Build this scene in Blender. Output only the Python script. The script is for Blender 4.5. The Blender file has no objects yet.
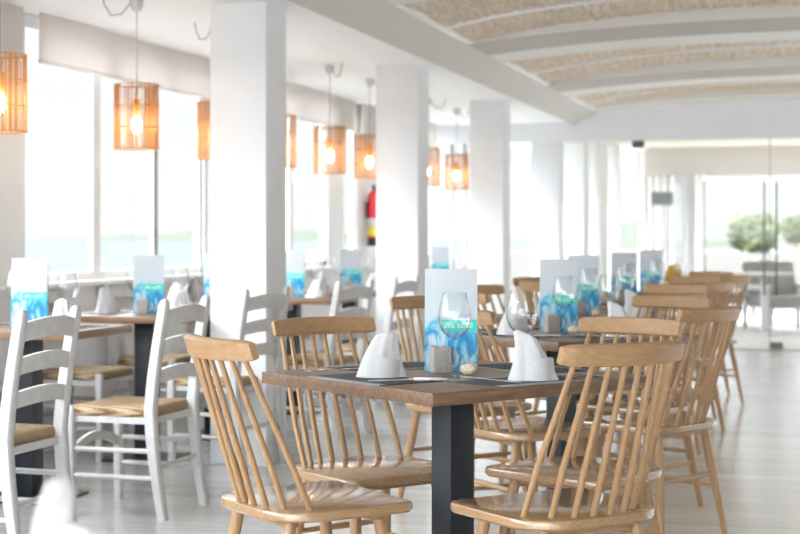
import bpy, bmesh, math, random
from mathutils import Vector, Matrix
random.seed(7)
SC = bpy.context.scene
COL = SC.collection
PI = math.pi

# ------------------------------------------------------------------ mesh helpers
class MB:
    def __init__(s): s.v = []; s.f = []
    def add(s, vs, fs):
        o = len(s.v); s.v += [tuple(p) for p in vs]; s.f += [tuple(i + o for i in q) for q in fs]; return s
    def rings(s, rs, closed=True, caps=True):
        n = len(rs[0]); vs = [p for r in rs for p in r]; fs = []
        for k in range(len(rs) - 1):
            for i in range(n if closed else n - 1):
                j = (i + 1) % n
                fs.append((k*n+i, k*n+j, (k+1)*n+j, (k+1)*n+i))
        if caps:
            fs.append(tuple(reversed(range(n)))); fs.append(tuple((len(rs)-1)*n + i for i in range(n)))
        return s.add(vs, fs)
    def tube(s, pts, rad, n=10, caps=True):
        pts = [Vector(p) for p in pts]
        if not isinstance(rad, (list, tuple)): rad = [rad]*len(pts)
        rs = []; prev = None
        for k, p in enumerate(pts):
            t = (pts[min(k+1, len(pts)-1)] - pts[max(k-1, 0)]).normalized()
            if prev is None:
                a = Vector((0, 0, 1)) if abs(t.z) < .9 else Vector((1, 0, 0))
                u = t.cross(a).normalized()
            else:
                u = (prev - t*prev.dot(t)).normalized()
            prev = u; w = t.cross(u)
            rs.append([p + (u*math.cos(2*PI*i/n) + w*math.sin(2*PI*i/n))*rad[k] for i in range(n)])
        return s.rings(rs, True, caps)
    def bar(s, pts, wx, wy, up=None):
        """rectangular section swept along pts, section axes X and Y (for upright posts)"""
        if not isinstance(wx, (list, tuple)): wx = [wx]*len(pts)
        if not isinstance(wy, (list, tuple)): wy = [wy]*len(pts)
        rs = []
        for k, p in enumerate(pts):
            a, b = wx[k]/2, wy[k]/2; c = min(a, b)*.25
            q = [(-a+c, -b), (a-c, -b), (a, -b+c), (a, b-c), (a-c, b), (-a+c, b), (-a, b-c), (-a, -b+c)]
            rs.append([(p[0]+x, p[1]+y, p[2]) for x, y in q])
        return s.rings(rs)
    def box(s, x0, x1, y0, y1, z0, z1, bev=0):
        if bev <= 0:
            vs = [(x, y, z) for x in (x0, x1) for y in (y0, y1) for z in (z0, z1)]
            return s.add(vs, [(0,1,3,2), (4,6,7,5), (0,4,5,1), (2,3,7,6), (0,2,6,4), (1,5,7,3)])
        b = bmesh.new(); bmesh.ops.create_cube(b, size=1)
        for v in b.verts:
            v.co = ((x0+x1)/2 + v.co.x*(x1-x0), (y0+y1)/2 + v.co.y*(y1-y0), (z0+z1)/2 + v.co.z*(z1-z0))
        bmesh.ops.bevel(b, geom=list(b.edges), offset=bev, segments=2, profile=.6, affect='EDGES')
        b.verts.index_update()
        s.add([v.co[:] for v in b.verts], [[v.index for v in f.verts] for f in b.faces]); b.free(); return s
    def lathe(s, prof, n=24, c=(0, 0)):
        rs = [[(c[0]+r*math.cos(2*PI*i/n), c[1]+r*math.sin(2*PI*i/n), z) for i in range(n)] for r, z in prof]
        return s.rings(rs)
    def prism(s, poly, y0, y1):
        """polygon in XZ extruded along Y"""
        return s.rings([[(x, y0, z) for x, z in poly], [(x, y1, z) for x, z in poly]])
    def slab(s, poly, z0, z1, e=.004):
        """polygon in XY with softened edges"""
        n = len(poly); cx = sum(p[0] for p in poly)/n; cy = sum(p[1] for p in poly)/n
        def ring(k, z):
            out = []
            for i in range(n):
                x, y = poly[i]; l = math.hypot(x-cx, y-cy); f = max(0, (l-k)/l); out.append((cx+(x-cx)*f, cy+(y-cy)*f, z))
            return out
        return s.rings([ring(e, z0), ring(0, z0+e), ring(0, z1-e), ring(e*.35, z1-e*.3), ring(e*1.2, z1)])
    def xf(s, m):
        s.v = [tuple(m @ Vector(p)) for p in s.v]; return s
    def mesh(s, name, mat, ang=38):
        me = bpy.data.meshes.new(name); me.from_pydata(s.v, [], s.f)
        b = bmesh.new(); b.from_mesh(me); bmesh.ops.recalc_face_normals(b, faces=b.faces); b.to_mesh(me); b.free()
        me.polygons.foreach_set('use_smooth', [True]*len(me.polygons)); me.set_sharp_from_angle(angle=math.radians(ang))
        if mat: me.materials.append(mat)
        me.update(); return me
    def build(s, name, mat, parent=None, ang=38, label=None):
        o = bpy.data.objects.new(name, s.mesh(name, mat, ang)); COL.objects.link(o)
        if parent is not None: o.parent = parent
        if label: o['label'] = label
        return o

def tag(o, label=None, cat=None, group=None, kind=None):
    if label: o['label'] = label
    if cat: o['category'] = cat
    if group: o['group'] = group
    if kind: o['kind'] = kind
    return o
def empty(name, loc=(0, 0, 0), rz=0):
    o = bpy.data.objects.new(name, None); COL.objects.link(o); o.location = loc; o.rotation_euler = (0, 0, rz)
    o.empty_display_size = .1; return o
def kids(o): return [c for c in list(COL.objects) if c.parent == o]
def dup(o, loc=None, rz=None, label=None, parent=None):
    c = o.copy(); COL.objects.link(c)
    if parent is not None: c.parent = parent
    if loc is not None: c.location = loc
    if rz is not None: c.rotation_euler = (0, 0, rz)
    if label: c['label'] = label
    for ch in o.children: dup(ch, parent=c)
    return c

# ------------------------------------------------------------------ materials
def mat(name, col, rough=.5, metal=0, spec=.5, **k):
    m = bpy.data.materials.new(name); m.use_nodes = True
    b = m.node_tree.nodes['Principled BSDF']
    b.inputs['Base Color'].default_value = (*col, 1); b.inputs['Roughness'].default_value = rough
    b.inputs['Metallic'].default_value = metal; b.inputs['Specular IOR Level'].default_value = spec
    for kk, vv in k.items(): b.inputs[kk].default_value = vv
    return m
def nodes(m): return m.node_tree.nodes, m.node_tree.links, m.node_tree.nodes['Principled BSDF']
def ramp(n, stops):
    r = n.new('ShaderNodeValToRGB'); e = r.color_ramp.elements
    while len(e) < len(stops): e.new(.5)
    for i, (p, c) in enumerate(stops): e[i].position = p; e[i].color = (*c, 1)
    return r
def grain(m, scale, stops, nscale=3, detail=6, bump=.0, coord='Object'):
    n, l, b = nodes(m)
    tc = n.new('ShaderNodeTexCoord'); mp = n.new('ShaderNodeMapping'); mp.inputs['Scale'].default_value = scale
    l.new(tc.outputs[coord], mp.inputs['Vector'])
    nz = n.new('ShaderNodeTexNoise'); nz.inputs['Scale'].default_value = nscale; nz.inputs['Detail'].default_value = detail
    nz.inputs['Roughness'].default_value = .6
    l.new(mp.outputs[0], nz.inputs['Vector'])
    r = ramp(n, stops); l.new(nz.outputs['Fac'], r.inputs[0]); l.new(r.outputs[0], b.inputs['Base Color'])
    if bump:
        bp = n.new('ShaderNodeBump'); bp.inputs['Strength'].default_value = bump; bp.inputs['Distance'].default_value = .004
        l.new(nz.outputs['Fac'], bp.inputs['Height']); l.new(bp.outputs[0], b.inputs['Normal'])
    return m
def wood(name, a, c, scale, rough=.4, bump=.05):
    m = mat(name, a, rough); return grain(m, scale, [(.25, a), (.5, tuple((x+y)/2 for x, y in zip(a, c))), (.78, c)], 4, 8, bump)

OAK_A, OAK_B = (.43, .268, .138), (.29, .162, .073)
M = {}
M['oak_v'] = wood('oak_upright', OAK_A, OAK_B, (26, 26, 2.2), .42)
M['oak_x'] = wood('oak_rail', OAK_A, OAK_B, (2.4, 26, 26), .42)
M['oak_seat'] = wood('oak_seat', (.41, .262, .138), (.27, .158, .078), (22, 2.2, 22), .23, .03)
for k_ in ('oak_seat',):
    q_ = M[k_].node_tree.nodes['Principled BSDF']; q_.inputs['Coat Weight'].default_value = .7; q_.inputs['Coat Roughness'].default_value = .10
M['table_top'] = wood('rustic_table_wood', (.25, .152, .09), (.085, .047, .028), (2.2, 24, 24), .36, .12)
M['table_left'] = wood('worn_table_wood', (.25, .142, .077), (.115, .062, .035), (2.2, 24, 24), .4, .1)
M['black_metal'] = mat('dark_steel', (.010, .0135, .019), .45, .0)
M['white_paint'] = grain(mat('white_paint', (.74, .75, .75), .42), (9, 9, 9), [(.3, (.51, .51, .505)), (.6, (.58, .58, .575))], 3, 5)
M['white_wall'] = grain(mat('white_plaster', (.77, .78, .80), .85), (2, 2, 2), [(.3, (.755, .765, .785)), (.7, (.785, .795, .81))], 2, 4)
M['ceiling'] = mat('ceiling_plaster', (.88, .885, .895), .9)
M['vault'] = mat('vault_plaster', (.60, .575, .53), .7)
M['greige'] = mat('rib_shade_and_wall_greige', (.42, .38, .335), .6)  # tone of the painted rib shade and of the unseen right wall
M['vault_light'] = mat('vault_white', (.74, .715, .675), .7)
M['cream'] = mat('cream_plaster', (.80, .755, .66), .8)
M['frame_white'] = mat('window_frame_white', (.80, .80, .80), .4)
M['frame_grey'] = mat('window_frame_grey', (.33, .34, .33), .45)
M['frame_dark'] = mat('door_steel', (.10, .10, .095), .35, .6)
M['steel'] = mat('polished_steel', (.75, .75, .75), .16, 1)
M['napkin'] = grain(mat('white_linen', (.62, .625, .635), .9), (40, 40, 40), [(.3, (.52, .525, .535)), (.7, (.58, .585, .59))], 3, 3, .15)
M['cement'] = grain(mat('grey_cement', (.33, .32, .30), .85), (30, 30, 30), [(.3, (.28, .27, .25)), (.7, (.39, .375, .355))], 4, 5)
M['teal'] = mat('teal_print', (.02, .56, .46), .6)
M['lettering'] = mat('white_print', (.85, .95, .93), .6)
M['shell'] = grain(mat('pale_stone', (.72, .60, .46), .8), (60, 60, 60), [(.35, (.50, .38, .27)), (.6, (.80, .70, .56))], 3, 3, .3)
M['cord'] = mat('cord_grey', (.42, .42, .41), .6)
M['red'] = mat('red_paint', (.75, .02, .035), .3)
M['yellow'] = mat('yellow_label', (.82, .66, .06), .5)
M['mustard'] = grain(mat('mustard_cloth', (.70, .42, .05), .9), (30, 30, 30), [(.3, (.60, .34, .03)), (.7, (.78, .50, .09))], 2, 3)
M['black_plastic'] = mat('black_plastic', (.03, .03, .03), .5)
M['grey_cloth'] = mat('grey_cloth', (.30, .30, .30), .9)
M['curtain'] = mat('white_curtain', (.84, .84, .83), .9)

# straw rush seat
m = mat('woven_rush', (.45, .30, .16), .85); n, l, b = nodes(m)
tc = n.new('ShaderNodeTexCoord'); wv = n.new('ShaderNodeTexWave'); wv.bands_direction = 'X'; wv.inputs['Scale'].default_value = 34
wv.inputs['Distortion'].default_value = 3.5; wv.inputs['Detail'].default_value = 4; wv.inputs['Detail Scale'].default_value = 5
l.new(tc.outputs['Object'], wv.inputs['Vector'])
r = ramp(n, [(.0, (.17, .10, .05)), (.4, (.40, .265, .145)), (1, (.66, .50, .32))]); l.new(wv.outputs['Fac'], r.inputs[0]); l.new(r.outputs[0], b.inputs['Base Color'])
bp = n.new('ShaderNodeBump'); bp.inputs['Strength'].default_value = .7; bp.inputs['Distance'].default_value = .006
l.new(wv.outputs['Fac'], bp.inputs['Height']); l.new(bp.outputs[0], b.inputs['Normal']); M['rush'] = m

# thatch: reeds running across the vault
m = mat('thatch', (.45, .33, .22), .95); n, l, b = nodes(m)
tc = n.new('ShaderNodeTexCoord'); mp = n.new('ShaderNodeMapping'); mp.inputs['Scale'].default_value = (75, 5.0, 12); mp.inputs['Rotation'].default_value = (0, 0, .35)
l.new(tc.outputs['Object'], mp.inputs[0])
nz = n.new('ShaderNodeTexNoise'); nz.inputs['Scale'].default_value = 1.6; nz.inputs['Detail'].default_value = 9; nz.inputs['Roughness'].default_value = .68
nz.inputs['Distortion'].default_value = .6; l.new(mp.outputs[0], nz.inputs['Vector'])
r = ramp(n, [(.30, (.30, .22, .155)), (.47, (.68, .555, .43)), (.66, (.88, .78, .66))]); l.new(nz.outputs['Fac'], r.inputs[0]); l.new(r.outputs[0], b.inputs['Base Color'])
bp = n.new('ShaderNodeBump'); bp.inputs['Strength'].default_value = .6; bp.inputs['Distance'].default_value = .02
l.new(nz.outputs['Fac'], bp.inputs['Height']); l.new(bp.outputs[0], b.inputs['Normal']); M['thatch'] = m

# polished floor with fine streaks across the room and wide joints
m = mat('polished_floor', (.4, .4, .4), .2); n, l, b = nodes(m)
tc = n.new('ShaderNodeTexCoord'); mp = n.new('ShaderNodeMapping'); mp.inputs['Scale'].default_value = (.5, 7, 1)
l.new(tc.outputs['Object'], mp.inputs[0])
nz = n.new('ShaderNodeTexNoise'); nz.inputs['Scale'].default_value = 1.2; nz.inputs['Detail'].default_value = 8; nz.inputs['Roughness'].default_value = .62
l.new(mp.outputs[0], nz.inputs['Vector'])
r = ramp(n, [(.3, (.46, .455, .445)), (.7, (.62, .615, .60))]); l.new(nz.outputs['Fac'], r.inputs[0])
sx = n.new('ShaderNodeSeparateXYZ'); l.new(tc.outputs['Object'], sx.inputs[0])
ad = n.new('ShaderNodeMath'); ad.operation = 'SUBTRACT'; ad.inputs[1].default_value = 7.59; l.new(sx.outputs['Y'], ad.inputs[0])
pp = n.new('ShaderNodeMath'); pp.operation = 'PINGPONG'; pp.inputs[1].default_value = 2.4; l.new(ad.outputs[0], pp.inputs[0])
ls = n.new('ShaderNodeMath'); ls.operation = 'LESS_THAN'; ls.inputs[1].default_value = .012; l.new(pp.outputs[0], ls.inputs[0])
mx = n.new('ShaderNodeMixRGB'); mx.inputs[2].default_value = (.85, .84, .80, 1); l.new(ls.outputs[0], mx.inputs[0]); l.new(r.outputs[0], mx.inputs[1])
l.new(mx.outputs[0], b.inputs['Base Color'])
mr = n.new('ShaderNodeMapRange'); mr.inputs['To Min'].default_value = .14; mr.inputs['To Max'].default_value = .30
l.new(nz.outputs['Fac'], mr.inputs[0]); l.new(mr.outputs[0], b.inputs['Roughness']); b.inputs['Coat Weight'].default_value = .6; b.inputs['Coat Roughness'].default_value = .16; M['floor'] = m

# menu: white card with a blue watercolour wash at the foot
m = mat('watercolour_card', (.9, .9, .9), .55); n, l, b = nodes(m)
tc = n.new('ShaderNodeTexCoord'); sx = n.new('ShaderNodeSeparateXYZ'); l.new(tc.outputs['Object'], sx.inputs[0])
mp = n.new('ShaderNodeMapping'); mp.inputs['Scale'].default_value = (22, 14, 11); mp.inputs['Rotation'].default_value = (0, .5, 0); l.new(tc.outputs['Object'], mp.inputs[0])
nz = n.new('ShaderNodeTexNoise'); nz.inputs['Scale'].default_value = 1.1; nz.inputs['Detail'].default_value = 5; nz.inputs['Distortion'].default_value = 1.4
l.new(mp.outputs[0], nz.inputs['Vector'])
mr = n.new('ShaderNodeMapRange'); mr.inputs['From Min'].default_value = .28; mr.inputs['From Max'].default_value = .07; l.new(sx.outputs['Z'], mr.inputs[0])
a1 = n.new('ShaderNodeMath'); a1.operation = 'MULTIPLY_ADD'; a1.inputs[1].default_value = 3.4; a1.inputs[2].default_value = -1.75; l.new(nz.outputs['Fac'], a1.inputs[0])
a2 = n.new('ShaderNodeMath'); a2.operation = 'MULTIPLY_ADD'; l.new(mr.outputs[0], a2.inputs[0]); a2.inputs[1].default_value = .74; 
a3 = n.new('ShaderNodeMath'); a3.operation = 'MULTIPLY'; l.new(a1.outputs[0], a3.inputs[0]); l.new(mr.outputs[0], a3.inputs[1]); l.new(a3.outputs[0], a2.inputs[2])
r = ramp(n, [(.0, (.52, .55, .59)), (.38, (.47, .56, .62)), (.56, (.24, .50, .62)), (.72, (.06, .38, .58)), (.94, (.01, .22, .48))]); l.new(a2.outputs[0], r.inputs[0])
l.new(r.outputs[0], b.inputs['Base Color']); M['menu'] = m

# placemat: dark woven with pale flecks and striped borders
m = mat('woven_placemat', (.05, .05, .055), .55); n, l, b = nodes(m)
tc = n.new('ShaderNodeTexCoord'); sx = n.new('ShaderNodeSeparateXYZ'); l.new(tc.outputs['Object'], sx.inputs[0])
def mth(op, a, v=None, c=None):
    q = n.new('ShaderNodeMath'); q.operation = op
    l.new(a, q.inputs[0])
    if v is not None:
        if isinstance(v, (int, float)): q.inputs[1].default_value = v
        else: l.new(v, q.inputs[1])
    return q.outputs[0]
sy = mth('GREATER_THAN', mth('MODULO', mth('ADD', sx.outputs['X'], 5), .0096), .0052)
edge = mth('GREATER_THAN', mth('ABSOLUTE', sx.outputs['Y']), .086)
nz = n.new('ShaderNodeTexNoise'); nz.inputs['Scale'].default_value = 260; l.new(tc.outputs['Object'], nz.inputs['Vector'])
fl = ramp(n, [(.42, (.030, .031, .036)), (.72, (.17, .17, .18))]); l.new(nz.outputs['Fac'], fl.inputs[0])
mx = n.new('ShaderNodeMixRGB'); l.new(mth('MULTIPLY', sy, edge), mx.inputs[0]); l.new(fl.outputs[0], mx.inputs[1]); mx.inputs[2].default_value = (.62, .62, .60, 1)
l.new(mx.outputs[0], b.inputs['Base Color']); b.inputs['Roughness'].default_value = .8; b.inputs['Specular IOR Level'].default_value = .25; M['placemat'] = m

# fabric blind lets some light through
m = mat('roller_blind', (.78, .75, .73), .9); n, l, b = nodes(m)
tr = n.new('ShaderNodeBsdfTranslucent'); tr.inputs[0].default_value = (.80, .76, .73, 1)
ms = n.new('ShaderNodeMixShader'); ms.inputs[0].default_value = .45; out = n['Material Output']
l.new(b.outputs[0], ms.inputs[1]); l.new(tr.outputs[0], ms.inputs[2]); l.new(ms.outputs[0], out.inputs[0]); M['blind'] = m
m = mat('rattan', (.58, .35, .165), .7); n, l, b = nodes(m)
tr = n.new('ShaderNodeBsdfTranslucent'); tr.inputs[0].default_value = (.88, .56, .28, 1)
ms = n.new('ShaderNodeMixShader'); ms.inputs[0].default_value = .4; out = n['Material Output']
l.new(b.outputs[0], ms.inputs[1]); l.new(tr.outputs[0], ms.inputs[2]); l.new(ms.outputs[0], out.inputs[0]); M['rattan'] = m

def glassy(name, tint, ior, amount=1.0, rough=0.0, base=.03):
    m = bpy.data.materials.new(name); m.use_nodes = True; n = m.node_tree.nodes; l = m.node_tree.links
    n.remove(n['Principled BSDF']); out = n['Material Output']
    t = n.new('ShaderNodeBsdfTransparent'); t.inputs[0].default_value = (*tint, 1)
    g = n.new('ShaderNodeBsdfGlossy'); g.inputs['Roughness'].default_value = rough
    f = n.new('ShaderNodeLayerWeight'); f.inputs['Blend'].default_value = .5
    p_ = n.new('ShaderNodeMath'); p_.operation = 'POWER'; p_.inputs[1].default_value = ior; l.new(f.outputs['Facing'], p_.inputs[0])
    k = n.new('ShaderNodeMath'); k.operation = 'MULTIPLY_ADD'; k.inputs[1].default_value = amount; k.inputs[2].default_value = base; l.new(p_.outputs[0], k.inputs[0])
    ms = n.new('ShaderNodeMixShader'); l.new(k.outputs[0], ms.inputs[0]); l.new(t.outputs[0], ms.inputs[1]); l.new(g.outputs[0], ms.inputs[2])
    l.new(ms.outputs[0], out.inputs[0]); return m
M['pane'] = glassy('window_glass', (.975, .985, .98), 5, .22, 0, .012)
M['crystal'] = glassy('wine_glass', (.93, .945, .95), 3.0, .8, 0, .035)
m = M['crystal']; n = m.node_tree.nodes; l = m.node_tree.links
tb = [x for x in n if x.type == 'BSDF_TRANSPARENT'][0]; lw = [x for x in n if x.type == 'LAYER_WEIGHT'][0]
r = ramp(n, [(.0, (.985, .99, .99)), (.75, (.965, .975, .98)), (.97, (.58, .60, .62))]); l.new(lw.outputs['Facing'], r.inputs[0]); l.new(r.outputs[0], tb.inputs[0])
def emit(name, col, s):
    m = bpy.data.materials.new(name); m.use_nodes = True; n = m.node_tree.nodes; l = m.node_tree.links
    n.remove(n['Principled BSDF']); e = n.new('ShaderNodeEmission'); e.inputs[0].default_value = (*col, 1); e.inputs[1].default_value = s
    l.new(e.outputs[0], n['Material Output'].inputs[0]); return m
M['bulb'] = emit('lit_bulb', (1, .78, .48), 30)
M['sea'] = grain(mat('sea_water', (.09, .105, .13), .9, 0, 0), (.05, .01, 1), [(.3, (.064, .070, .081)), (.7, (.071, .077, .087))], 2, 4)
M['sand'] = grain(mat('pale_ground', (.19, .18, .17), .9, 0, 0), (.2, .2, .2), [(.3, (.125, .118, .112)), (.7, (.15, .143, .136))], 2, 4)
M['hill'] = grain(mat('hazy_hill', (.20, .22, .18), .95, 0, 0), (.03, .03, .03), [(.3, (.056, .062, .05)), (.7, (.067, .072, .06))], 2, 5)
M['leaf'] = grain(mat('bush_leaves', (.14, .17, .08), .9, 0, .1), (2, 2, 2), [(.3, (.066, .077, .038)), (.7, (.11, .125, .07))], 2, 4)
M['bark'] = mat('bark', (.20, .14, .09), .9)
M['terrace'] = mat('terrace_tiles', (.50, .485, .46), .6)

# ------------------------------------------------------------------ room shell
XW = -4.05; ZC = 2.33; YE = 15.95; XP = -2.71; YB = -3.5; XR = 3.4
def struct(name, mb, mm, label=None, parent=None, ang=38):
    o = mb.build(name, mm, parent, ang)
    if parent is None: o['kind'] = 'structure'
    if label: o['label'] = label
    return o
struct('floor', MB().box(XW, XR, YB, YE+.1, -.12, 0), M['floor'], 'polished grey concrete floor')
# side ceiling (flat, white) and the beam that edges the vault
struct('ceiling', MB().box(XW-.25, -2.55, YB, YE, ZC-.01, 2.85), M['ceiling'], 'flat white ceiling strip over the window tables')
def soffit(x): return 2.515 - .10*(min(1, abs(x)/2.3))**2.6
def upper(x): return 2.582 - .167*(min(1, abs(x)/2.3))**2.8
beam = [(-2.55, 2.30), (-2.50, 2.345), (-2.30, 2.415), (-2.30, 2.85), (-2.55, 2.85)]
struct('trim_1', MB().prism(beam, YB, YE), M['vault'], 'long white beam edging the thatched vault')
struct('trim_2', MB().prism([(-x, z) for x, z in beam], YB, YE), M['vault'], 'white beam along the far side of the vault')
struct('ceiling_right', MB().box(2.55, XR, YB, YE, ZC-.01, 2.85), M['ceiling'], 'flat white ceiling strip on the right')
XS = [-2.3 + 4.6*i/48 for i in range(49)]
def arch_solid(y0, y1, lo, hi):
    mb = MB(); rs = []
    for x in XS:
        a, b_ = lo(x), hi(x); rs.append([(x, y0, a), (x, y1, a), (x, y1, b_), (x, y0, b_)])
    return mb.rings(rs)
bays = [(5.35, 7.1, 6.3), (8.2, 9.95, 9.2), (11.1, 12.85, 12.0), (14.0, 15.4, 14.75)]
prev = YB; k = 3
for y0, y1, ym in bays + [(YE, YE, None)]:
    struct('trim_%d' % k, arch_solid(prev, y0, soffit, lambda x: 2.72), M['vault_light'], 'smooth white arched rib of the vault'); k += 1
    if prev > 0 and y0 < YE: struct('trim_%d' % k, arch_solid(prev+.02, prev+.66, lambda x: soffit(x)-.003, lambda x: soffit(x)+.002), M['greige'], 'shade on the underside of a vault rib, painted as a greige band'); k += 1  # soffit shade put into the colour as a darker strip under each rib
    prev = y1
def rag(x, y): return .006*math.sin(x*37+y*13)+.006*math.sin(x*71+2*y)+.005*math.sin(x*123+y*31)
for i, (y0, y1, ym) in enumerate(bays):
    ny = 16; mb = MB(); rows = []
    for x in [-2.32 + 4.64*j/240 for j in range(241)]:
        rows.append([(x, y0-.06 + (y1-y0+.12)*q/ny, upper(x) + .010 + rag(x, 0)*.55*(.3+abs(2*q/ny-1)) + .006*math.sin(x*90+q)) for q in range(ny+1)])
    mb.rings(rows, False, False)
    o = mb.build('ceiling_thatch', M['thatch'], None, 60); tag(o, kind='structure', label='reed thatch filling one bay of the vaulted ceiling')
    struct('trim_%d' % k, arch_solid(ym-.018, ym+.018, lambda x: upper(x)-.006, lambda x: upper(x)+.05), M['frame_white'], 'thin white arched batten across the thatch'); k += 1
    struct('trim_%d' % k, MB().box(-2.305, -2.262, y0, y1, 2.412, 2.48), M['frame_white'], 'white lip along the edge of a thatch bay'); k += 1
struct('roof', MB().box(-4.4, XR, YB, YE+.1, 2.86, 2.95), M['white_wall'], 'roof slab')
# pillars
for i, y in enumerate([-1.45, 1.45, 4.35-.02, 7.27, 10.23, 13.10, 15.96]):
    if 0 < y < 6: continue
    o = MB().box(XP-.3, XP, y, y+.3, 0, ZC-.008, .004).build('pillar', M['white_wall'])
    lab = {3: 'nearest white square pillar, between the window tables and the wooden chairs', 4: 'second white square pillar behind the nearest one',
           5: 'third white square pillar further back', 6: 'white pillar at the glass end wall'}.get(i, 'white square pillar behind the viewpoint')
    tag(o, lab, 'pillar', kind='structure')
# right wall: plain with a wide opening added for fill daylight, never in the picture
struct('wall_right', MB().box(XR, XR+.2, YB, 6.2, 0, 2.85).box(XR, XR+.2, 6.2, 15.2, 2.2, 2.85).box(XR, XR+.2, 15.2, YE, 0, 2.85), M['greige'], 'plain greige side wall')  # wall kept dark to cut its bounce onto the pillars
w = empty('window_30', (XR+.1, 10.7, .0)); w['kind'] = 'structure'  # unseen window, added to bring fill light onto floor and vault
MB().box(-.004, .004, -4.48, 4.48, .03, 2.18).build('pane', M['pane'], w)
f = MB().box(-.03, .03, -4.49, 4.49, 0, .05).box(-.03, .03, -4.49, 4.49, 2.15, 2.2)
for y_ in (-4.46, -2.23, 0, 2.23, 4.46): f.box(-.03, .03, y_-.03, y_+.03, 0, 2.2)
f.build('window_frame', M['frame_white'], w)
# window wall on the left : low wall, posts, frames, panes
ZS, ZT = .90, 2.30
struct('wall_left', MB().box(XW-.2, XW, YB, YE+.1, -.1, ZS-.03).box(XW-.2, XW, YB, YE+.1, ZT, ZC+.1), M['white_wall'], 'low white wall under the windows')
struct('trim_40', MB().box(XW-.2, XW+.05, YB, YE, ZS-.03, ZS, .004), M['frame_white'], 'white window sill')
def post(y0, y1, x1=XW+.004, mm='frame_white', name='wall_post', label=None):
    struct(name, MB().box(XW-.055, x1, y0, y1, ZS, ZT, .004), M[mm], label or 'white post between windows')
posts = [(-3.2, -2.9), (-.2, .1), (3.2, 3.5), (6.4, 7.27), (9.68, 10.75), (12.34, 12.76), (13.15, 14.05)]
for a, c in posts: post(a, c)
wins = [(-2.9, -.2, [-1.5]), (.1, 3.2, [1.6]), (3.5, 6.4, [5.]), (7.27, 9.68, [8.15, 8.965]), (10.75, 12.34, [11.5]), (12.76, 13.15, []), (14.05, 15.9, [15.])]
for i, (a, c, mull) in enumerate(wins):
    w = empty('window_%d' % (i+1), (XW-.04, (a+c)/2, ZS)); w['kind'] = 'structure'; h = ZT-ZS; L = (c-a)/2
    f = MB().box(-.018, .018, -L, -L+.04, 0, h).box(-.018, .018, L-.04, L, 0, h).box(-.018, .018, -L, L, 0, .05).box(-.018, .018, -L, L, h-.05, h)
    f.build('window_frame', M['frame_white'], w)
    for j, y in enumerate(mull):
        q = .05 if j == 0 else .032
        MB().box(-.012, .012, y-q-(a+c)/2, y+q-(a+c)/2, 0, h).build('mullion', M['frame_white' if j == 0 else 'frame_grey'], w)
    MB().box(-.004, .004, -L+.02, L-.02, .03, h-.03).build('pane', M['pane'], w)
struct('trim_41', MB().box(XW-.02, XW+.05, 9.70, 9.80, ZS, ZT), M['frame_grey'], 'dark window jamb beside the nearest pillar')
# roller blinds, partly lowered
bl = [(-2.95, -.1), (.05, 3.3), (3.4, 7.13), (7.30, 9.95), (10.1, 12.88), (13.08, 15.8)]
for i, (a, c) in enumerate(bl):
    if i < 2: continue
    o = empty('roller_blind', (XW+.07, (a+c)/2, 2.06)); L = (c-a)/2
    lab = {2: 'beige roller blind leftmost in view, behind the nearest rattan lamp', 3: 'long beige roller blind over the windows left of the nearest pillar',
           4: 'beige roller blind seen between the first two pillars', 5: 'beige roller blind furthest along the window wall'}[i]
    tag(o, lab, 'blind', 'roller blinds on the window wall')
    MB().box(-.003, .003, -L, L, .01, .262).build('fabric', M['blind'], o)
    MB().tube([(0, -L, .005), (0, L, .005)], .011, 8).build('hem_bar', M['blind'], o)

# ------------------------------------------------------------------ glass end wall
struct('wall_back', MB().prism([(XW-.2, 2.13), (XR, 2.13), (XR, 2.86), (XW-.2, 2.86)], YE, YE+.14), M['white_wall'], 'grey-white lunette wall above the glass end wall')
def pane_at(name, x0, x1, z0=.015, z1=2.128, y=YE+.06):
    w = empty(name, ((x0+x1)/2, y, z0)); w['kind'] = 'structure'; L = (x1-x0)/2
    MB().box(-L+.004, L-.004, -.006, .006, 0, z1-z0).build('pane', M['pane'], w); return w
w = pane_at('window_20', XW+.02, XP-.3); 
for x in (.28, .42): MB().box(-.64+x, -.61+x, -.03, .03, 0, 2.11).build('mullion', M['frame_grey'], w)
w = pane_at('window_21', XP, -1.97)
w = pane_at('door_1', -1.97, -.575); w['label'] = 'left leaf of the frameless glass doors'
L = 1.395/2
def handle(px, par):
    h = MB().tube([(px, -.07, .54), (px, -.07, 1.68)], .011, 10).build('handle', M['frame_dark'], par, label='long dark vertical bar handle')
    MB().tube([(px, -.07, .70), (px, -.006, .70)], .009, 8).tube([(px, -.07, 1.52), (px, -.006, 1.52)], .009, 8).build('standoff', M['frame_dark'], h)
handle(L-.06, w)
MB().box(-L+.01, -L+.13, -.03, .03, 2.04, 2.112).build('hinge_clip', M['frame_dark'], w)
MB().box(L-.012, L-.003, -.012, .012, 0, 2.113).build('edge_seal', M['frame_grey'], w)
w = pane_at('door_2', -.575, .82); handle(-L+.06, w); w['label'] = 'right leaf of the frameless glass doors'
MB().box(-L+.0, -L+.12, -.03, .03, 0, .07).build('pivot', M['frame_dark'], w)
w = pane_at('window_22', .82, XR)
struct('trim_42', MB().box(XP, XR, YE+.02, YE+.1, -.005, .012), M['frame_grey'], 'metal threshold under the glass doors')

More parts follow.
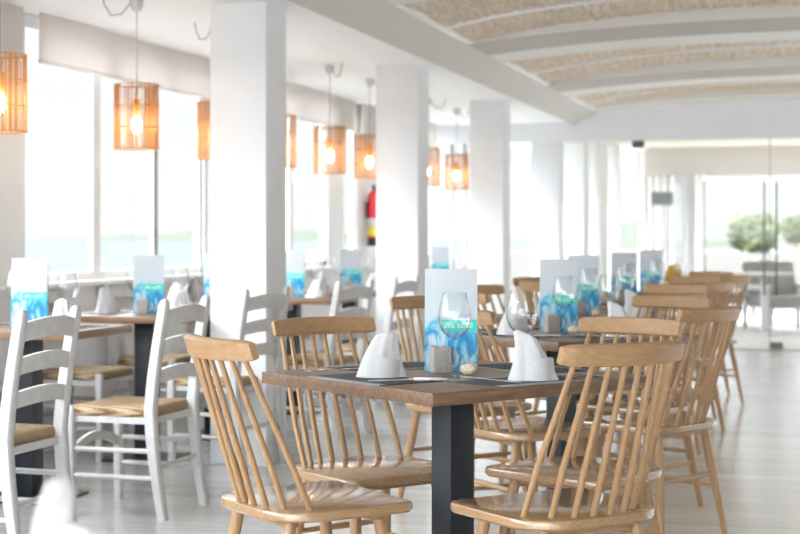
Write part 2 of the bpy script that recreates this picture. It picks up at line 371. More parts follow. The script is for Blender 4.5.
# ------------------------------------------------------------------ outside
struct('terrace_floor', MB().box(-4.2, 14, YE+.1, 23.6, -.12, -.006), M['terrace'], 'pale tiled floor of the room beyond the glass')
struct('terrace_ceiling', MB().box(-4.2, 9, YE+.14, 22.4, 2.36, 2.46), M['cream'], 'cream soffit beyond the glass doors')
struct('ground', MB().box(-24, 60, -30, 140, -.45, -.13), M['sand'], 'pale ground outside')
struct('sea', MB().box(-1500, -22, -900, 1500, -1.3, -1.2), M['sea'], 'pale blue sea beyond the windows')
# white posts and drapes along the room beyond
for i, y in enumerate((17.6, 18.9, 20.6)):
    tag(MB().box(XP-.3, XP, y, y+.3, -.006, 2.36, .004).build('pillar', M['white_wall']), 'white square pillar beyond the glass, %s of three' % ['nearest', 'middle', 'furthest'][i], 'pillar', kind='structure')
def drape(x0, x1, y, z0, z1, nf, name, label, amp=.05, along='x'):
    rs = []
    for j in range(nf*8+1):
        t = j/(nf*8); a = x0+(x1-x0)*t; d = amp*math.sin(2*PI*nf*t)
        p = (lambda zz, o: (a, y+d+o, zz)) if along == 'x' else (lambda zz, o: (y+d+o, a, zz))
        rs.append([p(z0, 0), p(z0, .008), p(z1, .008), p(z1, 0)])
    o = MB().rings(rs).build(name, M['curtain'], None, 80); tag(o, label, 'curtain', 'white drapes beyond the glass'); return o
drape(17.95, 18.75, XP-.15, .0, 2.34, 7, 'curtain', 'white gathered drape between the first two pillars beyond the glass', along='y')
drape(19.3, 20.4, XP-.15, .0, 2.34, 9, 'curtain', 'white gathered drape furthest along the side of the room beyond', along='y')
drape(-2.60, -2.10, 21.9, .0, 2.34, 5, 'curtain', 'white drape behind the dark wall box beyond the glass')
drape(-1.95, -1.78, 21.75, .0, 2.0, 3, 'curtain', 'narrow white drape tied at the edge of the far opening', .03)
tag(MB().box(-2.33, -1.72, 22.1, 22.3, -.006, 2.36).build('wall_far', M['white_wall']), 'white wall end beyond the glass doors', kind='structure')
o = empty('wall_box', (-2.12, 22.05-.36, 1.58)); o.location = (-2.22, 21.50, 1.57)
tag(o, 'dark rectangular speaker box on the white pole beyond the glass', 'speaker')
MB().box(-.15, .15, -.06, .06, 0, .19, .01).build('cabinet', M['grey_cloth'], o)
MB().box(-.135, .135, -.066, -.06, .015, .175).build('grille', M['black_plastic'], o)
MB().tube([(0, .04, -1.576), (0, .04, .0)], .035, 12).build('pole', M['white_paint'], o)
o = empty('roller_blind', (2.3, 21.42, 1.985)); tag(o, 'wide cream blind lowered across the top of the far opening', 'blind')
MB().box(-4.75, 5, -.003, .003, 0, .375).build('fabric', M['blind'], o); MB().tube([(-4.75, 0, 0), (5, 0, 0)], .014, 8).build('hem_bar', M['blind'], o)
tag(MB().tube([(-1.66, 21.6, 0), (-1.66, 21.6, 1.9)], .022, 10).build('pole', M['frame_grey']), 'slim dark upright pole beside the far opening', 'pole')
# parapet + furniture on the far terrace
struct('wall_parapet', MB().box(-12, 30, 30, 30.25, -.13, .82), M['sand'], 'low white parapet of the far terrace')
def blob(name, c, r, label, seedv, trunk=True):
    rnd = random.Random(seedv); root = empty(name, (c[0], c[1], -.13)); tag(root, label, 'bush', 'bushes beyond the far terrace')
    mb = MB()
    for q in range(1700):
        th = rnd.random()*2*PI; ph = math.acos(1-2*rnd.random()); rr = (rnd.random()**.35)
        lump = 1+.22*math.sin(3*th+seedv)*math.sin(2*ph)+.12*math.sin(5*th+1.3*seedv)
        p = Vector((r[0]*rr*lump*math.sin(ph)*math.cos(th), r[1]*rr*lump*math.sin(ph)*math.sin(th), c[2]+.13+r[2]*rr*lump*math.cos(ph)))
        u = Vector((rnd.gauss(0, 1), rnd.gauss(0, 1), rnd.gauss(0, 1))).normalized(); w_ = u.orthogonal().normalized(); s_ = r[0]*.13*(.6+rnd.random())
        mb.add([p-u*s_, p+w_*s_*.5, p+u*s_, p-w_*s_*.5], [(0, 1, 2, 3)])
    mb.build('foliage', M['leaf'], root)
    MB().tube([(0, 0, 0), (.03, 0, c[2]*.6), (0, .02, c[2]+.13)], [.09, .07, .04], 8).build('trunk', M['bark'], root)
blob('bush', (-1.9, 41, 1.22), (.62, .6, .50), 'round green bush standing left of the door handles beyond the terrace', 3)
blob('bush', (-.95, 46, 1.35), (.45, .5, .4), 'small bush half hidden behind the round bush', 5)
blob('bush', (.9, 42, 1.55), (1.15, .9, .85), 'large yellow-green bush right of the door handles beyond the terrace', 8)
def ridge(name, pts, depth, label):
    mb = MB(); rs = []
    for x, y, z in pts:
        d = Vector((x, y, 0)).normalized()*depth
        rs.append([(x, y, -3), (x+d.x*.5, y+d.y*.5, z), (x+d.x, y+d.y, z*.8), (x+d.x*1.2, y+d.y*1.2, -3)])
    struct(name, mb.rings(rs), M['hill'], label, ang=70)
def dirpt(u, d):
    k_ = (u-400)/1550; s_, c_ = math.sin(math.radians(15.505)), math.cos(math.radians(15.505))
    return (d*(k_*c_-s_), d*(k_*s_+c_))
hp = []
for j in range(30):
    u = 40+j*12; h = 1.15 + 600/1550*(max(0, min(11, (u-50)*.075)) + 1.2*math.sin(u*.07)) - 2
    hp.append((*dirpt(u, 600), h))
ridge('hill_coast', hp, 120, 'hazy low headland across the sea')
hp = []
for j in range(26):
    u = 560+j*14; h = 1.15 + 160/1550*(14 + 6*math.sin((u-560)*.011) + 1.5*math.sin(u*.09)) - .3
    hp.append((*dirpt(u, 160), h))
ridge('hill_inland', hp, 40, 'pale green hillside beyond the terrace')
# terrace furniture
def armchair(loc, rz, label):
    o = empty('garden_armchair', loc, rz); tag(o, label, 'chair')
    MB().box(-.33, .33, -.33, .33, .28, .42, .03).build('seat_cushion', M['grey_cloth'], o)
    MB().box(-.33, .33, -.06, .06, 0, .46, .03).xf(Matrix.Translation((0, .32, .38)) @ Matrix.Rotation(-.25, 4, 'X')).build('back_cushion', M['grey_cloth'], o)
    for s_ in (-1, 1):
        MB().box(s_*.36-.03, s_*.36+.03, -.33, .35, .5, .56, .01).build('armrest', M['white_paint'], o)
        for y in (-.3, .32): MB().box(s_*.36-.022, s_*.36+.022, y-.022, y+.022, 0, .51).build('leg', M['white_paint'], o)
    return o
armchair((-.55, 19.6, -.006), .5, 'grey cushioned armchair beyond the glass, right of the door handles')
armchair((-1.15, 20.6, -.006), -1.2, 'grey armchair with reclined back, left of the door handles')
armchair((.5, 20.3, -.006), -.4, 'grey cushioned armchair furthest right beyond the glass')
o = empty('garden_table', (-.75, 18.5, -.006)); tag(o, 'small white table standing beyond the glass doors', 'table')
MB().lathe([(.02, .70), (.36, .70), (.37, .715), (.36, .73), (.02, .73)], 28).build('tabletop', M['white_paint'], o)
MB().tube([(0, 0, .02), (0, 0, .705)], .03, 12).build('column', M['white_paint'], o)
MB().lathe([(.02, 0), (.22, 0), (.2, .025), (.02, .03)], 24).build('foot', M['white_paint'], o)

# ------------------------------------------------------------------ wooden spindle-back chair
def windsor():
    t = empty('spindle_chair')
    pts = []
    def arc(cx, cy, r, a0, a1, k_=8):
        for i in range(k_+1):
            a = math.radians(a0+(a1-a0)*i/k_); pts.append((cx+r*math.cos(a), cy+r*math.sin(a)))
    arc(.165, .165, .045, 0, 90, 5); arc(-.165, .165, .045, 90, 180, 5)
    arc(-.215+.13, -.205+.13, .13, 180, 270, 9); arc(.215-.13, -.205+.13, .13, 270, 360, 9)
    pts = [(x*1.03*(1+.05*(y+.2)/.4), y) for x, y in pts]
    seat = MB().slab(pts, .415, .442, .006).build('seat', M['oak_seat'], t)
    MB().box(-.165, .165, .10, .135, .392, .416, .003).build('seat_rail', M['oak_x'], t)
    MB().box(-.15, .15, -.145, -.11, .392, .416, .003).build('seat_rail', M['oak_x'], t)
    def cy(x): return -.312 + .048*(x/.19)**2
    lean = math.radians(19); up = Vector((0, -math.sin(lean), math.cos(lean))); nr = Vector((0, math.cos(lean), math.sin(lean)))
    rs = []; N = 20
    for i in range(N+1):
        x = -.192 + .384*i/N; e = abs(x)/.192; hh = .0285*(1-.10*e*e); th = .013
        if i in (0, N): hh *= .86; th *= .7
        c = Vector((x, cy(x), .859)); rs.append([c + up*(hh*a) + nr*(th*b_) for a, b_ in ((1, .55), (.86, 1), (-.86, 1), (-1, .55), (-1, -.55), (-.86, -1), (.86, -1), (1, -.55))])
    MB().rings(rs).build('crest_rail', M['oak_x'], t, 50)
    for i in range(8):
        xb = -.182 + .364*i/7; yb = -.178 + .085*(abs(xb)/.182)**2.4; xt = xb*.86; zt = .859 - .020
        yt = cy(xt) + .020*math.tan(lean)
        MB().tube([(xb, yb, .436), (xb*.96+xt*.04, yb+(yt-yb)*.33, .436+(zt-.436)*.33), (xt, yt, zt)], [.0085, .0088, .0072], 10).build('spindle', M['oak_v'], t)
    def leg(sx, sy):
        top = Vector((sx*.145, sy*.13+(.0 if sy > 0 else -.005), .412)); bot = Vector((sx*.20, sy*.195, 0)); return top, bot
    L_ = {}
    for sx in (-1, 1):
        for sy in (-1, 1):
            a, b_ = leg(sx, sy); L_[(sx, sy)] = (a, b_)
            MB().tube([a, a.lerp(b_, .35), a.lerp(b_, .97), b_], [.0165, .0178, .0118, .0105], 14).build('leg', M['oak_v'], t)
    def at(sx, sy, z): a, b_ = L_[(sx, sy)]; return a.lerp(b_, (a.z-z)/(a.z-b_.z))
    for sx in (-1, 1):
        a, b_ = at(sx, -1, .19), at(sx, 1, .19); MB().tube([a, a.lerp(b_, .5), b_], [.0075, .0105, .0075], 10).build('stretcher', M['oak_v'], t)
    for sy in (-1, 1):
        a, b_ = at(-1, sy, .235), at(1, sy, .235); MB().tube([a, a.lerp(b_, .5), b_], [.0075, .0105, .0075], 10).build('stretcher', M['oak_x'], t)
    return t
def face(fx, fy): return math.atan2(-fx, fy)

# ------------------------------------------------------------------ white ladder-back chair with rush seat
def ladder():
    t = empty('ladderback_chair')
    def py(z): 
        return -.185 - (.065*((z-.44)/.45)**1.3 if z > .44 else .055*((.44-z)/.44)**1.5)
    for s_ in (-1, 1):
        zs = [0, .1, .2, .32, .44, .56, .68, .78, .86, .885, .895]
        wx = [.034, .036, .038, .04, .041, .041, .04, .04, .038, .032, .016]; wy = [.036, .038, .042, .045, .046, .044, .042, .04, .038, .03, .014]
        MB().bar([(s_*.188, py(z), z) for z in zs], wx, wy).build('rear_leg', M['white_paint'], t, 45)
    for z, h in ((.815, .066), (.695, .058), (.575, .055)):
        rs = []; N = 14
        for i in range(N+1):
            x = -.172 + .344*i/N; e = x/.172; y = py(z) - .022*(1-e*e); b_ = .018*(1-e*e); q = py(z+h)-py(z)
            lo, hi = z - h/2 + b_*.75, z + h/2 + b_
            rs.append([(x, y-.008, lo), (x, y+.008, lo), (x, y+q*.8+.008, hi), (x, y+q*.8-.008, hi)])
        MB().rings(rs).build('back_slat', M['white_paint'], t, 50)
    for s_ in (-1, 1):
        MB().bar([(s_*.198, .178, 0), (s_*.198, .178, .25), (s_*.198, .178, .435), (s_*.198, .178, .448)], [.030, .036, .038, .03], [.030, .036, .038, .03]).build('front_leg', M['white_paint'], t, 45)
    # rush seat: four woven wedges meeting in the middle
    def S(z, e): return [(-.185+e, -.175+e, z), (.185-e, -.175+e, z), (.205-e, .185-e, z), (-.205+e, .185-e, z)]
    mb = MB(); r0 = []
    def ring(z, e):
        out = []; c_ = S(z, e)
        for i in range(4):
            a, b_ = Vector(c_[i]), Vector(c_[(i+1) % 4])
            for j in range(8): out.append(a.lerp(b_, j/8))
        return out
    mb.rings([ring(.405, .03), ring(.41, .006), ring(.425, 0), ring(.443, .003), ring(.453, .014), ring(.453, .05), ring(.447, .10), ring(.442, .165)])
    mb.build('rush_seat', M['rush'], t, 60)
    P = M['white_paint']
    MB().box(-.185, .185, -.19, -.172, .385, .412).build('seat_rail', P, t); MB().box(-.19, .19, .168, .186, .385, .412).build('seat_rail', P, t)
    for s_ in (-1, 1):
        MB().box(s_*.188-.009, s_*.188+.009, -.18, .178, .385, .41).build('seat_rail', P, t)
        for z in (.165, .275): MB().tube([(s_*.189, py(z), z), (s_*.197, .178, z)], .0105, 10).build('stretcher', P, t)
    MB().tube([(-.188, py(.21), .21), (.188, py(.21), .21)], .0105, 10).build('stretcher', P, t)
    rs = []
    for i in range(13):
        x = -.19+.38*i/12; e = x/.19; zz = .235 + .05*(1-e*e); rs.append([(x, .17, zz), (x, .186, zz), (x, .186, zz+.038), (x, .17, zz+.038)])
    MB().rings(rs).build('arched_rail', P, t, 50)
    return t

# ------------------------------------------------------------------ tables
ER = Vector((.596, .803, 0)); EL = Vector((-.803, .596, 0)); TA = math.atan2(.803, .596)     # local x = ER, local y = EL
def big_table():
    t = empty('dining_table')
    MB().box(-.4, .4, -.4, .4, .715, .75, .003).build('tabletop', M['table_top'], t)
    MB().box(-.044, .044, -.044, .044, .011, .7155, .002).build('column', M['black_metal'], t)
    MB().box(-.16, .16, -.16, .16, 0, .012, .002).build('base_plate', M['black_metal'], t)
    return t
def small_table():
    t = empty('bistro_table')
    MB().box(-.36, .36, -.30, .30, .715, .75, .003).build('tabletop', M['table_left'], t)
    MB().box(-.05, .05, -.05, .05, .011, .7155, .002).build('column', M['black_metal'], t)
    MB().box(-.21, .21, -.172, .172, 0, .012, .002).build('base_plate', M['black_metal'], t)
    return t

# ------------------------------------------------------------------ table ware
def wineglass():
    t = empty('wine_glass')
    o = [(.003, .0), (.036, .0), (.0365, .0015), (.02, .0035), (.006, .008), (.0042, .02), (.0038, .06), (.0042, .098), (.008, .106), (.022, .114), (.037, .130), (.0455, .150), (.047, .168), (.0445, .192), (.0385, .220), (.0335, .238)]
    i = [(r_-.0013, z+.0004) for r_, z in reversed(o[9:])]; i += [(.006, .1135), (.0005, .1125)]
    MB().lathe(o[0:9], 28).build('stem', M['crystal'], t, 60)
    MB().lathe([(.0025, .1045)] + o[8:] + i, 32).build('bowl', M['crystal'], t, 60)
    return t
def menu():
    t = empty('menu_card')
    def panel(sgn, mm, name):
        rs = []
        for i in range(9):
            x = -.078 + .156*i/8; bow = .004*(1-(x/.078)**2)
            y0, y1 = sgn*(.028+bow), sgn*(.0018+bow*.4); w_ = .0012
            rs.append([(x, y0-w_, 0), (x, y0+w_, 0), (x, y1+w_, .302), (x, y1-w_, .302)])
        return MB().rings(rs).build(name, mm, t, 50)
    f = panel(-1, M['menu'], 'front_panel'); panel(1, M['menu'], 'back_panel')
    def yf(x, z): q = z/.302; b_ = 1-(x/.078)**2; return -((.028+.004*b_)*(1-q)+(.0018+.0016*b_)*q)-.0022
    # teal title strip with pale lettering
    rs = []
    for i in range(9):
        x = -.03 + .106*i/8; rs.append([(x, yf(x, .118), .118), (x, yf(x, .118)+.0008, .118), (x, yf(x, .152)+.0008, .152), (x, yf(x, .152), .152)])
    s_ = MB().rings(rs).build('title_strip', M['teal'], f)
    mb = MB(); x = -.022
    rnd = random.Random(4)
    for wlen in (4, 5):
        for c_ in range(wlen):
            w_ = .0065; z0, z1 = .1275, .1435
            def q(x0, x1, a, b_): mb.box(x0, x1, yf((x0+x1)/2, (a+b_)/2)-.0009, yf((x0+x1)/2, (a+b_)/2)-.0002, a, b_)
            q(x, x+.0014, z0, z1)
            k_ = rnd.randint(0, 3)
            if k_ != 3: q(x+w_-.0014, x+w_, z0, z1)
            if k_ in (0, 2): q(x, x+w_, z1-.002, z1)
            if k_ in (1, 3): q(x, x+w_, z0, z0+.002)
            if k_ in (2, 3): q(x, x+w_, (z0+z1)/2-.001, (z0+z1)/2+.001)
            x += .0092
        x += .005
    mb.build('lettering', M['lettering'], s_)
    return t
def napkin(h=.125, seedv=1, lean=(.02, .03), w=.062):
    rnd = random.Random(seedv); t = empty('napkin'); rs = []; n_ = 72; N = 24; p1 = rnd.random()*6; p2 = rnd.random()*6
    for k_ in range(N+1):
        q = k_/N; z = h*(q**.85) if k_ < N else h
        R = w*(1-q**1.25*.43) + .012*(1-q)**4
        ring = []
        for i in range(n_):
            a = 2*PI*i/n_; f = 1 + .10*(1-q*.7)*math.sin(3*a+p1+q*1.2) + .06*math.sin(5*a+p2-q*2) + .035*math.sin(9*a+p1+q*2)*(1-q*.5)
            fl = .62 + .15*(1-q)
            if k_ == N: f *= .72
            ring.append((R*f*math.cos(a)+lean[0]*q*q, R*f*fl*math.sin(a)+lean[1]*q, z + (.010*math.cos(a*1+p1)*q if k_ > 0 else 0)))
        rs.append(ring)
    MB().rings(rs).build('folded_cloth', M['napkin'], t, 60)
    # loose flap wrapped round the foot
    rs = []
    for i in range(21):
        a = -1.9 + 3.2*i/20; r0 = w*1.16*(1+.05*math.sin(4*a)); zt = h*(.34+.16*math.sin(a*1.1+p2)); 
        def P(r_, z): return (r_*math.cos(a), r_*.84*math.sin(a), z)
        rs.append([P(r0, .0005), P(r0+.004, .0005), P(r0*.9+.004, zt), P(r0*.9, zt)])
    MB().rings(rs).build('flap', M['napkin'], t, 60)
    return t
def block():
    t = empty('salt_block')
    MB().box(-.027, .027, -.027, .027, 0, .076, .003).build('body', M['cement'], t)
    MB().lathe([(.001, .074), (.012, .074), (.012, .079), (.001, .079)], 16).build('cap', M['steel'], t)
    return t
def pebble():
    mb = MB(); rs = []
    for k_ in range(9):
        ph = PI*(k_+.25)/8.5; rs.append([(.024*math.sin(ph)*math.cos(a)*(1+.08*math.sin(3*a)), .02*math.sin(ph)*math.sin(a)*(1+.06*math.cos(2*a)), .0165-.0165*math.cos(ph)) for a in [2*PI*i/20 for i in range(20)]])
    return mb.rings(rs).build('sea_shell', M['shell'], None, 70)
def fork():
    mb = MB()
    pr = [(-.10, .007), (-.06, .0075), (-.0, .004), (.04, .0035), (.055, .010), (.065, .0115), (.068, .0115)]
    mb.rings([[(-w_, y, .0014+.004*max(0, (y-.0)/.1)), (w_, y, .0014+.004*max(0, (y-.0)/.1)), (w_, y, .0034+.004*max(0, y/.1)), (-w_, y, .0034+.004*max(0, y/.1))] for y, w_ in pr])
    for x in (-.0095, -.0032, .0032, .0095): mb.box(x-.0019, x+.0019, .066, .108, .0035, .0055)
    return mb.build('fork', M['steel'])
def knife():
    mb = MB()
    pr = [(-.11, .007, .004), (-.02, .0085, .005), (-.015, .006, .003), (.0, .010, .0016), (.08, .0105, .0012), (.11, .003, .0008)]
    mb.rings([[(-w_, y, .0006), (w_, y, .0006), (w_, y, .0006+2*t_*.8), (-w_, y, .0006+2*t_*.8)] for y, w_, t_ in pr])
    return mb.build('knife', M['steel'])
def placemat():
    return MB().box(-.17, .17, -.11, .11, 0, .003, .001).build('placemat', M['placemat'])
ZTAB = .75

# ------------------------------------------------------------------ the wooden row
TC = Vector((-1.056, 4.379, 0))
off = [(0, 0), (-.01, 1.95), (-.12, 3.35), (-.12, 4.95), (-.14, 6.6)]
ORD = ['nearest', 'second', 'third', 'fourth', 'furthest']
TN = ['the nearest wooden table', 'the second wooden table', 'the third wooden table', 'the fourth wooden table', 'the furthest wooden table']
used = {}
def put(key, make, loc, rz, label, cat, group):
    if key not in used:
        o = make(); used[key] = o; o.location = loc; o.rotation_euler = (0, 0, rz); tag(o, label, cat, group); return o
    o = dup(used[key], loc, rz, label); tag(o, label, cat, group); return o
for i, (ox, oy) in enumerate(off):
    c = TC + Vector((ox, oy, 0))
    put('T', big_table, c, TA, ['wooden square table with black legs, nearest in the row of wooden chairs', 'wooden square table second in the row, behind the nearest one',
        'wooden square table third in the row towards the glass doors', 'wooden square table fourth in the row towards the glass doors', 'wooden square table last in the row before the glass doors'][i], 'table', 'square tables of the wooden row')
# chairs: (which table, origin, facing, label)
WC = [
 (0, (-1.365, 3.99), (.67, .742), 'light oak spindle chair at front left, its back to the viewer, at the nearest table'),
 (0, (-1.36, 4.575), (.78, -.62), 'oak spindle chair on the far left side of the nearest table, facing right'),
 (0, (-.688, 4.05), (-.72, .69), 'oak spindle chair at front right, back to the viewer, largest at the frame bottom'),
 (0, (-.74, 4.73), (-.46, -.89), 'oak spindle chair facing the viewer across the far right side of the nearest table'),
 (1, (-1.10, 5.70), (.70, .71), 'oak spindle chair at the second table seen through the nearest table, back turned'),
 (1, (-1.50, 6.42), (.78, -.62), 'oak spindle chair left of the second table, behind the menu of the nearest'),
 (1, (-.66, 6.02), (-.86, .51), 'oak spindle chair standing clear at the right, whole back and legs in view'),
 (1, (-.795, 6.61), (-.46, -.89), 'oak spindle chair facing the viewer at the far side of the second table'),
 (2, (-1.47, 7.36), (.73, .68), 'oak spindle chair with its back to the viewer at the third table, left side'),
 (2, (-1.62, 7.98), (.80, -.60), 'oak spindle chair on the window side of the third table'),
 (2, (-.90, 7.43), (-.757, .65), 'oak spindle chair with its back to the viewer, right of the third table'),
 (2, (-.93, 8.20), (-.50, -.87), 'oak spindle chair facing the viewer behind the third table'),
 (3, (-1.42, 9.0), (.73, .68), 'oak spindle chair with its back to the viewer at the fourth table, left side'),
 (3, (-1.6, 9.6), (.80, -.60), 'oak spindle chair on the window side of the fourth table'),
 (3, (-.88, 9.28), (-.80, .60), 'oak spindle chair with its back to the viewer, right of the fourth table'),
 (3, (-.97, 9.90), (-.50, -.87), 'oak spindle chair facing the viewer behind the fourth table'),
 (4, (-.85, 10.80), (-.80, .60), 'oak spindle chair with its back to the viewer, right of the furthest table'),
 (4, (-.98, 11.45), (-.50, -.87), 'oak spindle chair facing the viewer behind the furthest table'),
 (4, (-1.65, 11.3), (.80, -.60), 'oak spindle chair on the window side of the furthest table'),
]
for ti, p, f, lab in WC:
    put('WC', windsor, (p[0], p[1], 0), face(*f), lab, 'chair', 'spindle-back chairs round the wooden tables')

def local(c, a, b_): v = c + ER*a + EL*b_; return v
CAM = Vector((0, 0, 1.15))
def mk_nap(i): return (lambda: napkin(.116, 3, (.020, .0), .056)) if i == 0 else (lambda: napkin(.128, 9, (-.022, .0), .052))
SIDES = {'A': (-1, 0), 'C': (0, -1), 'B': (0, 1), 'D': (1, 0)}
SN = {'A': 'left front side', 'C': 'right front side', 'B': 'left far side', 'D': 'right far side'}
for i, (ox, oy) in enumerate(off):
    c = TC + Vector((ox, oy, 0)); far = i >= 3
    cam = math.radians(12)
    # placemats, one per side
    for sd, (sa, sb) in SIDES.items():
        q = local(c, sa*.285, sb*.285); rz = TA + {'A': -PI/2, 'C': 0, 'B': PI, 'D': PI/2}[sd]
        put('PM', placemat, (q.x, q.y, ZTAB), rz, 'dark woven placemat on the %s of %s' % (SN[sd], TN[i]), 'placemat', 'dark placemats on the wooden tables')
    def P(dx, dy, z=ZTAB): return (TC.x+ox+dx, TC.y+oy+dy, z)
    put('MENU', menu, P(-.030, .105), cam, 'tall blue and white menu card standing on %s' % TN[i], 'menu', 'menu cards on the wooden tables')
    put('BLK', block, P(-.045, .035), .5, 'small square grey cement block on %s' % TN[i], 'salt block', 'cement blocks on the wooden tables')
    put('WG', wineglass, P(.026, -.085), 0, 'wine glass before the menu card on %s' % TN[i], 'wine glass', 'wine glasses on the wooden tables')
    put('WG', wineglass, P(.172, .165), 0, 'wine glass right of the menu card, behind the napkin, on %s' % TN[i], 'wine glass', 'wine glasses on the wooden tables')
    put('SH', pebble, P(.055, -.03), .3, 'small pale round shell beside the wine glass on %s' % TN[i], 'shell', 'shells on the wooden tables')
    put('NA', mk_nap(0), P(-.172, -.168, ZTAB+.003), .25, 'white napkin folded to a leaning peak, left of the menu on %s' % TN[i], 'napkin', 'folded napkins on the wooden tables')
    put('NC', mk_nap(1), P(.262, -.150, ZTAB+.003), .2, 'white napkin folded upright on the right front side of %s' % TN[i], 'napkin', 'folded napkins on the wooden tables')
    if i < 3:
        put('FK', fork, P(.165, -.22, ZTAB+.003), TA+.15, 'steel fork lying left of the right-hand napkin on %s' % TN[i], 'fork', 'forks on the wooden tables')
        put('KN', knife, P(-.06, -.275, ZTAB+.003), TA+PI/2-.5, 'steel knife lying in front of the left napkin on %s' % TN[i], 'knife', 'knives on the wooden tables')
        put('KN', knife, P(.36, -.02, ZTAB+.003), TA+.1, 'steel knife lying right of the right-hand napkin on %s' % TN[i], 'knife', 'knives on the wooden tables')
        put('FK', fork, P(-.34, -.02, ZTAB+.003), TA+PI/2, 'steel fork lying left of the left napkin on %s' % TN[i], 'fork', 'forks on the wooden tables')
# mustard cloth on the furthest table
o = napkin(.19, 21, (.02, 0), .07); o.location = (TC.x-.14+.10, TC.y+6.6+.28, ZTAB+.003); o.name = 'mustard_cloth'
tag(o, 'mustard yellow bundled cloth on the furthest wooden table', 'cloth')
for c_ in o.children: c_.data.materials[0] = M['mustard']

# ------------------------------------------------------------------ the window row
LX = -3.40
LY = [4.92, 6.13, 7.37, 8.30, 9.60, 10.88, 13.6]
LL = ['at the left frame edge', 'leftmost whole one', 'second, left of the nearest pillar', 'third, half behind the nearest pillar', 'fourth, right of the nearest pillar', 'fifth, between the first two pillars', 'furthest along the windows']
for i, y in enumerate(LY):
    put('LT', small_table, (LX, y, 0), 0, 'small wooden pedestal table by the window, ' + LL[i], 'table', 'window tables')
    def P(dx, dy, z=ZTAB): return (LX+dx, y+dy, z)
    if i == 0: continue
    for s_, nm in ((1, 'aisle'), (-1, 'window')):
        put('PM', placemat, P(s_*.20, 0), s_*PI/2, 'dark woven placemat on the %s side of window table, %s' % (nm, LL[i]), 'placemat', 'dark placemats on the window tables')
        rnd = random.Random(i*5+s_)
        put('LNP%d' % (1 if s_ > 0 else 2), (lambda: napkin(.115, 14, (.01, 0), .066)) if s_ > 0 else (lambda: napkin(.12, 17, (0, .01), .062)), P(s_*.20, -.06, ZTAB+.003), rnd.random()*3,
            'white peaked napkin on the %s side of window table, %s' % (nm, LL[i]), 'napkin', 'napkins on the window tables')
        put('WG', wineglass, P(s_*.13, .13), 0, 'wine glass on the %s side of window table, %s' % (nm, LL[i]), 'wine glass', 'wine glasses on the window tables')
    put('MENU', menu, P(.0, .02), math.radians(20), 'blue-white menu card on window table, %s' % LL[i], 'menu', 'menu cards on the window tables')
    put('BLK', block, P(.02, -.10), .25, 'small square grey cement block on window table, %s' % LL[i], 'salt block', 'cement blocks on the window tables')
# white chairs on the aisle side (facing the window) and on the window side
AIS = [((-2.93, 5.0), (-1, .03), 'white ladder-back chair at far left front, back to the viewer'),
       ((-2.83, 5.99), (-1, .06), 'white ladder-back chair in side view with its whole rush seat showing'),
       ((-2.93, 7.26), (-.98, .2), 'white ladder-back chair directly before the nearest pillar'),
       ((-2.87, 8.55), (-.98, .2), 'white ladder-back chair right of the nearest pillar'),
       ((-2.87, 9.62), (-.99, .1), 'white ladder-back chair beside the left edge of the second pillar')]
for p, f, lab in AIS: put('LC', ladder, (p[0], p[1], 0), face(*f), lab, 'chair', 'white ladder-back chairs')
WIN = [(6.13, 'white ladder-back chair between window and first window table'), (7.40, 'white ladder-back chair between window and second window table'), (8.30, 'white ladder-back chair between window and third window table'),
       (9.6, 'white ladder-back chair between window and fourth window table'), (10.88, 'white ladder-back chair between window and fifth window table')]
for y, lab in WIN: put('LC', ladder, (-3.765, y, 0), face(1, 0), lab, 'chair', 'white ladder-back chairs')
# the blurred one right in front of the lens
put('LC', ladder, (-.888, 1.185, 0), face(-.84, -.55), 'blurred white chair back at the lower left corner, closest to the camera', 'chair', 'white ladder-back chairs')

# ------------------------------------------------------------------ rattan pendant lamps
def lamp():
    t = empty('pendant_lamp'); rnd = random.Random(11); R, h = .107, .325
    mb = MB()
    for q in range(64):
        a = 2*PI*q/64 + rnd.uniform(-.03, .03); r_ = R + rnd.uniform(-.005, .003); da = rnd.uniform(-.03, .03); z1 = h - rnd.uniform(0, .02)*(q % 3 == 0)
        if math.sin(q*.83)+math.sin(q*.31+1) > 1.05 or rnd.random() < .12: continue
        mb.tube([(r_*math.cos(a), r_*math.sin(a), .004), (r_*math.cos(a+da), r_*math.sin(a+da), z1)], rnd.uniform(.0018, .0038), 5)
    for z in (.006, .11, .215, h-.004):
        mb.tube([((R+.003)*math.cos(2*PI*k_/36), (R+.003)*math.sin(2*PI*k_/36), z) for k_ in range(37)], .0034, 6)
    mb.build('shade', M['rattan'], t, 60)
    MB().tube([(-R, 0, h-.012), (R, 0, h-.012)], .003, 6).tube([(0, -R, h-.012), (0, R, h-.012)], .003, 6).build('spider', M['rattan'], t)
    MB().lathe([(.004, .25), (.018, .25), (.02, .2), (.018, .165), (.004, .165)], 16).build('socket', M['rattan'], t)
    MB().lathe([(.004, .168), (.012, .160), (.023, .138), (.026, .118), (.020, .096), (.008, .082), (.001, .081)], 20).build('bulb', M['bulb'], t)
    top = ZC - .012 - 1.575
    MB().tube([(0, 0, .25), (.002, 0, .45), (0, 0, top)], .0032, 6).build('cord', M['cord'], t)
    MB().lathe([(.002, top+.004), (.034, top+.004), (.034, top-.03), (.022, top-.055), (.004, top-.06)], 20).build('canopy', M['white_paint'], t)
    MB().tube([(-.03, 0, top-.02), (-.075, 0, top-.075), (-.125, 0, top-.085), (-.16, 0, top-.03), (-.165, 0, top+.004)], .0045, 7).build('loop_cable', M['cord'], t)
    return t
LP = [5.72, 7.03, 8.05, 9.07, 10.10, 11.05, 12.75, 13.85]
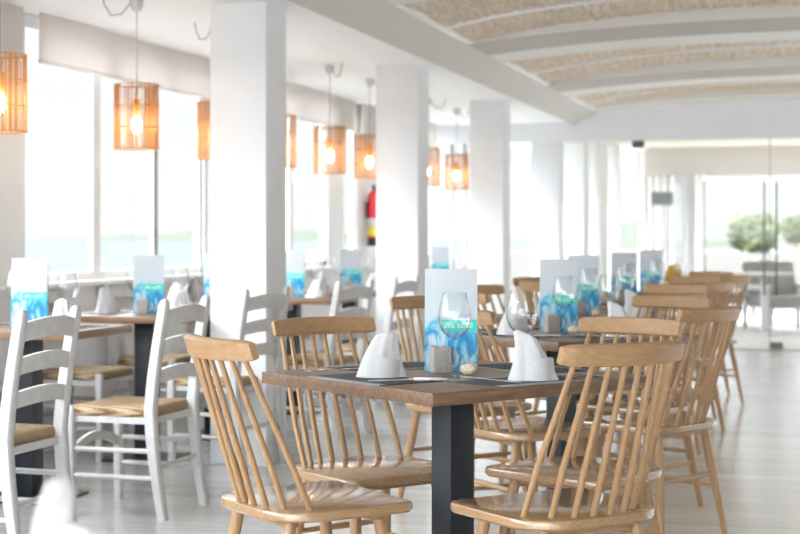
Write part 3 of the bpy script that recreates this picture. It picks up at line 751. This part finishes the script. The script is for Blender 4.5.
LO = ['cut by the left frame edge', 'second from the left, whole shade in view', 'just left of the nearest pillar', 'just right of the nearest pillar', 'between the first two pillars, whole shade in view',
      'at the left edge of the second pillar', 'just right of the second pillar', 'at the left edge of the third pillar']
for i, y in enumerate(LP):
    put('LAMP', lamp, (-3.30, y, 1.575), i*.6, 'lit rattan cylinder pendant lamp, ' + LO[i], 'lamp', 'rattan pendant lamps')

# ------------------------------------------------------------------ fire extinguisher on the window post
o = empty('fire_extinguisher', (XW+.082, 13.42, 1.06)); tag(o, 'red fire extinguisher hung on the white post between windows', 'fire extinguisher')
MB().box(-.066, -.05, -.03, .03, .25, .40, .002).build('wall_bracket', M['black_plastic'], o)
MB().lathe([(.01, .0), (.055, .0), (.058, .01), (.058, .075), (.01, .075)], 20).build('base_cup', M['black_plastic'], o)
MB().lathe([(.02, .07), (.056, .07), (.056, .44), (.045, .475), (.02, .495), (.018, .51)], 20).build('cylinder', M['red'], o)
MB().lathe([(.0565, .09), (.0575, .09), (.0575, .17), (.0565, .17)], 20).build('label_band', M['yellow'], o, label='yellow label band')
MB().lathe([(.0565, .175), (.0575, .175), (.0575, .25), (.0565, .25)], 20).build('label_band', M['white_paint'], o, label='white label band')
MB().box(-.012, .05, -.012, .012, .50, .525, .003).box(-.012, .06, -.01, .01, .54, .552, .002).box(-.014, .01, -.012, .012, .5, .548).build('valve_handle', M['black_plastic'], o)
MB().tube([(.02, .02, .515), (.07, .05, .49), (.085, .055, .38), (.066, .04, .24)], .009, 8).build('hose', M['black_plastic'], o)

# ------------------------------------------------------------------ light, world, camera
SKY_TOP, SUN_GLOW = 6.0, 4.6
W = bpy.data.worlds.new('sky'); SC.world = W; W.use_nodes = True
wn = W.node_tree.nodes; wl = W.node_tree.links; bg = wn['Background']; bg.inputs[0].default_value = (.93, .97, 1.02, 1)
# bright overcast: paler at the horizon, brighter overhead, brightest where the veiled sun stands (behind and left of the viewpoint)
wt = wn.new('ShaderNodeTexCoord'); wx = wn.new('ShaderNodeSeparateXYZ'); wl.new(wt.outputs['Generated'], wx.inputs[0])
wm = wn.new('ShaderNodeMapRange'); wm.interpolation_type = 'SMOOTHSTEP'
for k_, v_ in zip(('From Min', 'From Max', 'To Min', 'To Max'), (.12, .6, .46, SKY_TOP)): wm.inputs[k_].default_value = v_
wl.new(wx.outputs['Z'], wm.inputs[0])
wd = wn.new('ShaderNodeVectorMath'); wd.operation = 'DOT_PRODUCT'; wl.new(wt.outputs['Generated'], wd.inputs[0]); wd.inputs[1].default_value = Vector((-.52, -.82, .22)).normalized()
wq = wn.new('ShaderNodeMapRange'); wq.interpolation_type = 'SMOOTHSTEP'
for k_, v_ in zip(('From Min', 'From Max', 'To Min', 'To Max'), (.35, 1.0, 0, SUN_GLOW)): wq.inputs[k_].default_value = v_
wl.new(wd.outputs['Value'], wq.inputs[0])
wa = wn.new('ShaderNodeMath'); wl.new(wm.outputs[0], wa.inputs[0]); wl.new(wq.outputs[0], wa.inputs[1]); wl.new(wa.outputs[0], bg.inputs[1])
cam = bpy.data.cameras.new('camera'); co = bpy.data.objects.new('camera', cam); COL.objects.link(co); SC.camera = co
co.location = CAM; co.rotation_euler = (PI/2, 0, math.radians(15.505))
cam.sensor_width = 36; cam.lens = 1550*36/800; cam.shift_y = -31/800; cam.clip_end = 4000
cam.dof.use_dof = True; cam.dof.focus_distance = 4.35; cam.dof.aperture_fstop = 4.0
SC.cycles.transparent_max_bounces = 32
SC.view_settings.view_transform = 'Standard'; SC.view_settings.look = 'None'; SC.view_settings.gamma = 1
SC.view_settings.use_curve_mapping = False; SC.view_settings.exposure = 1.32
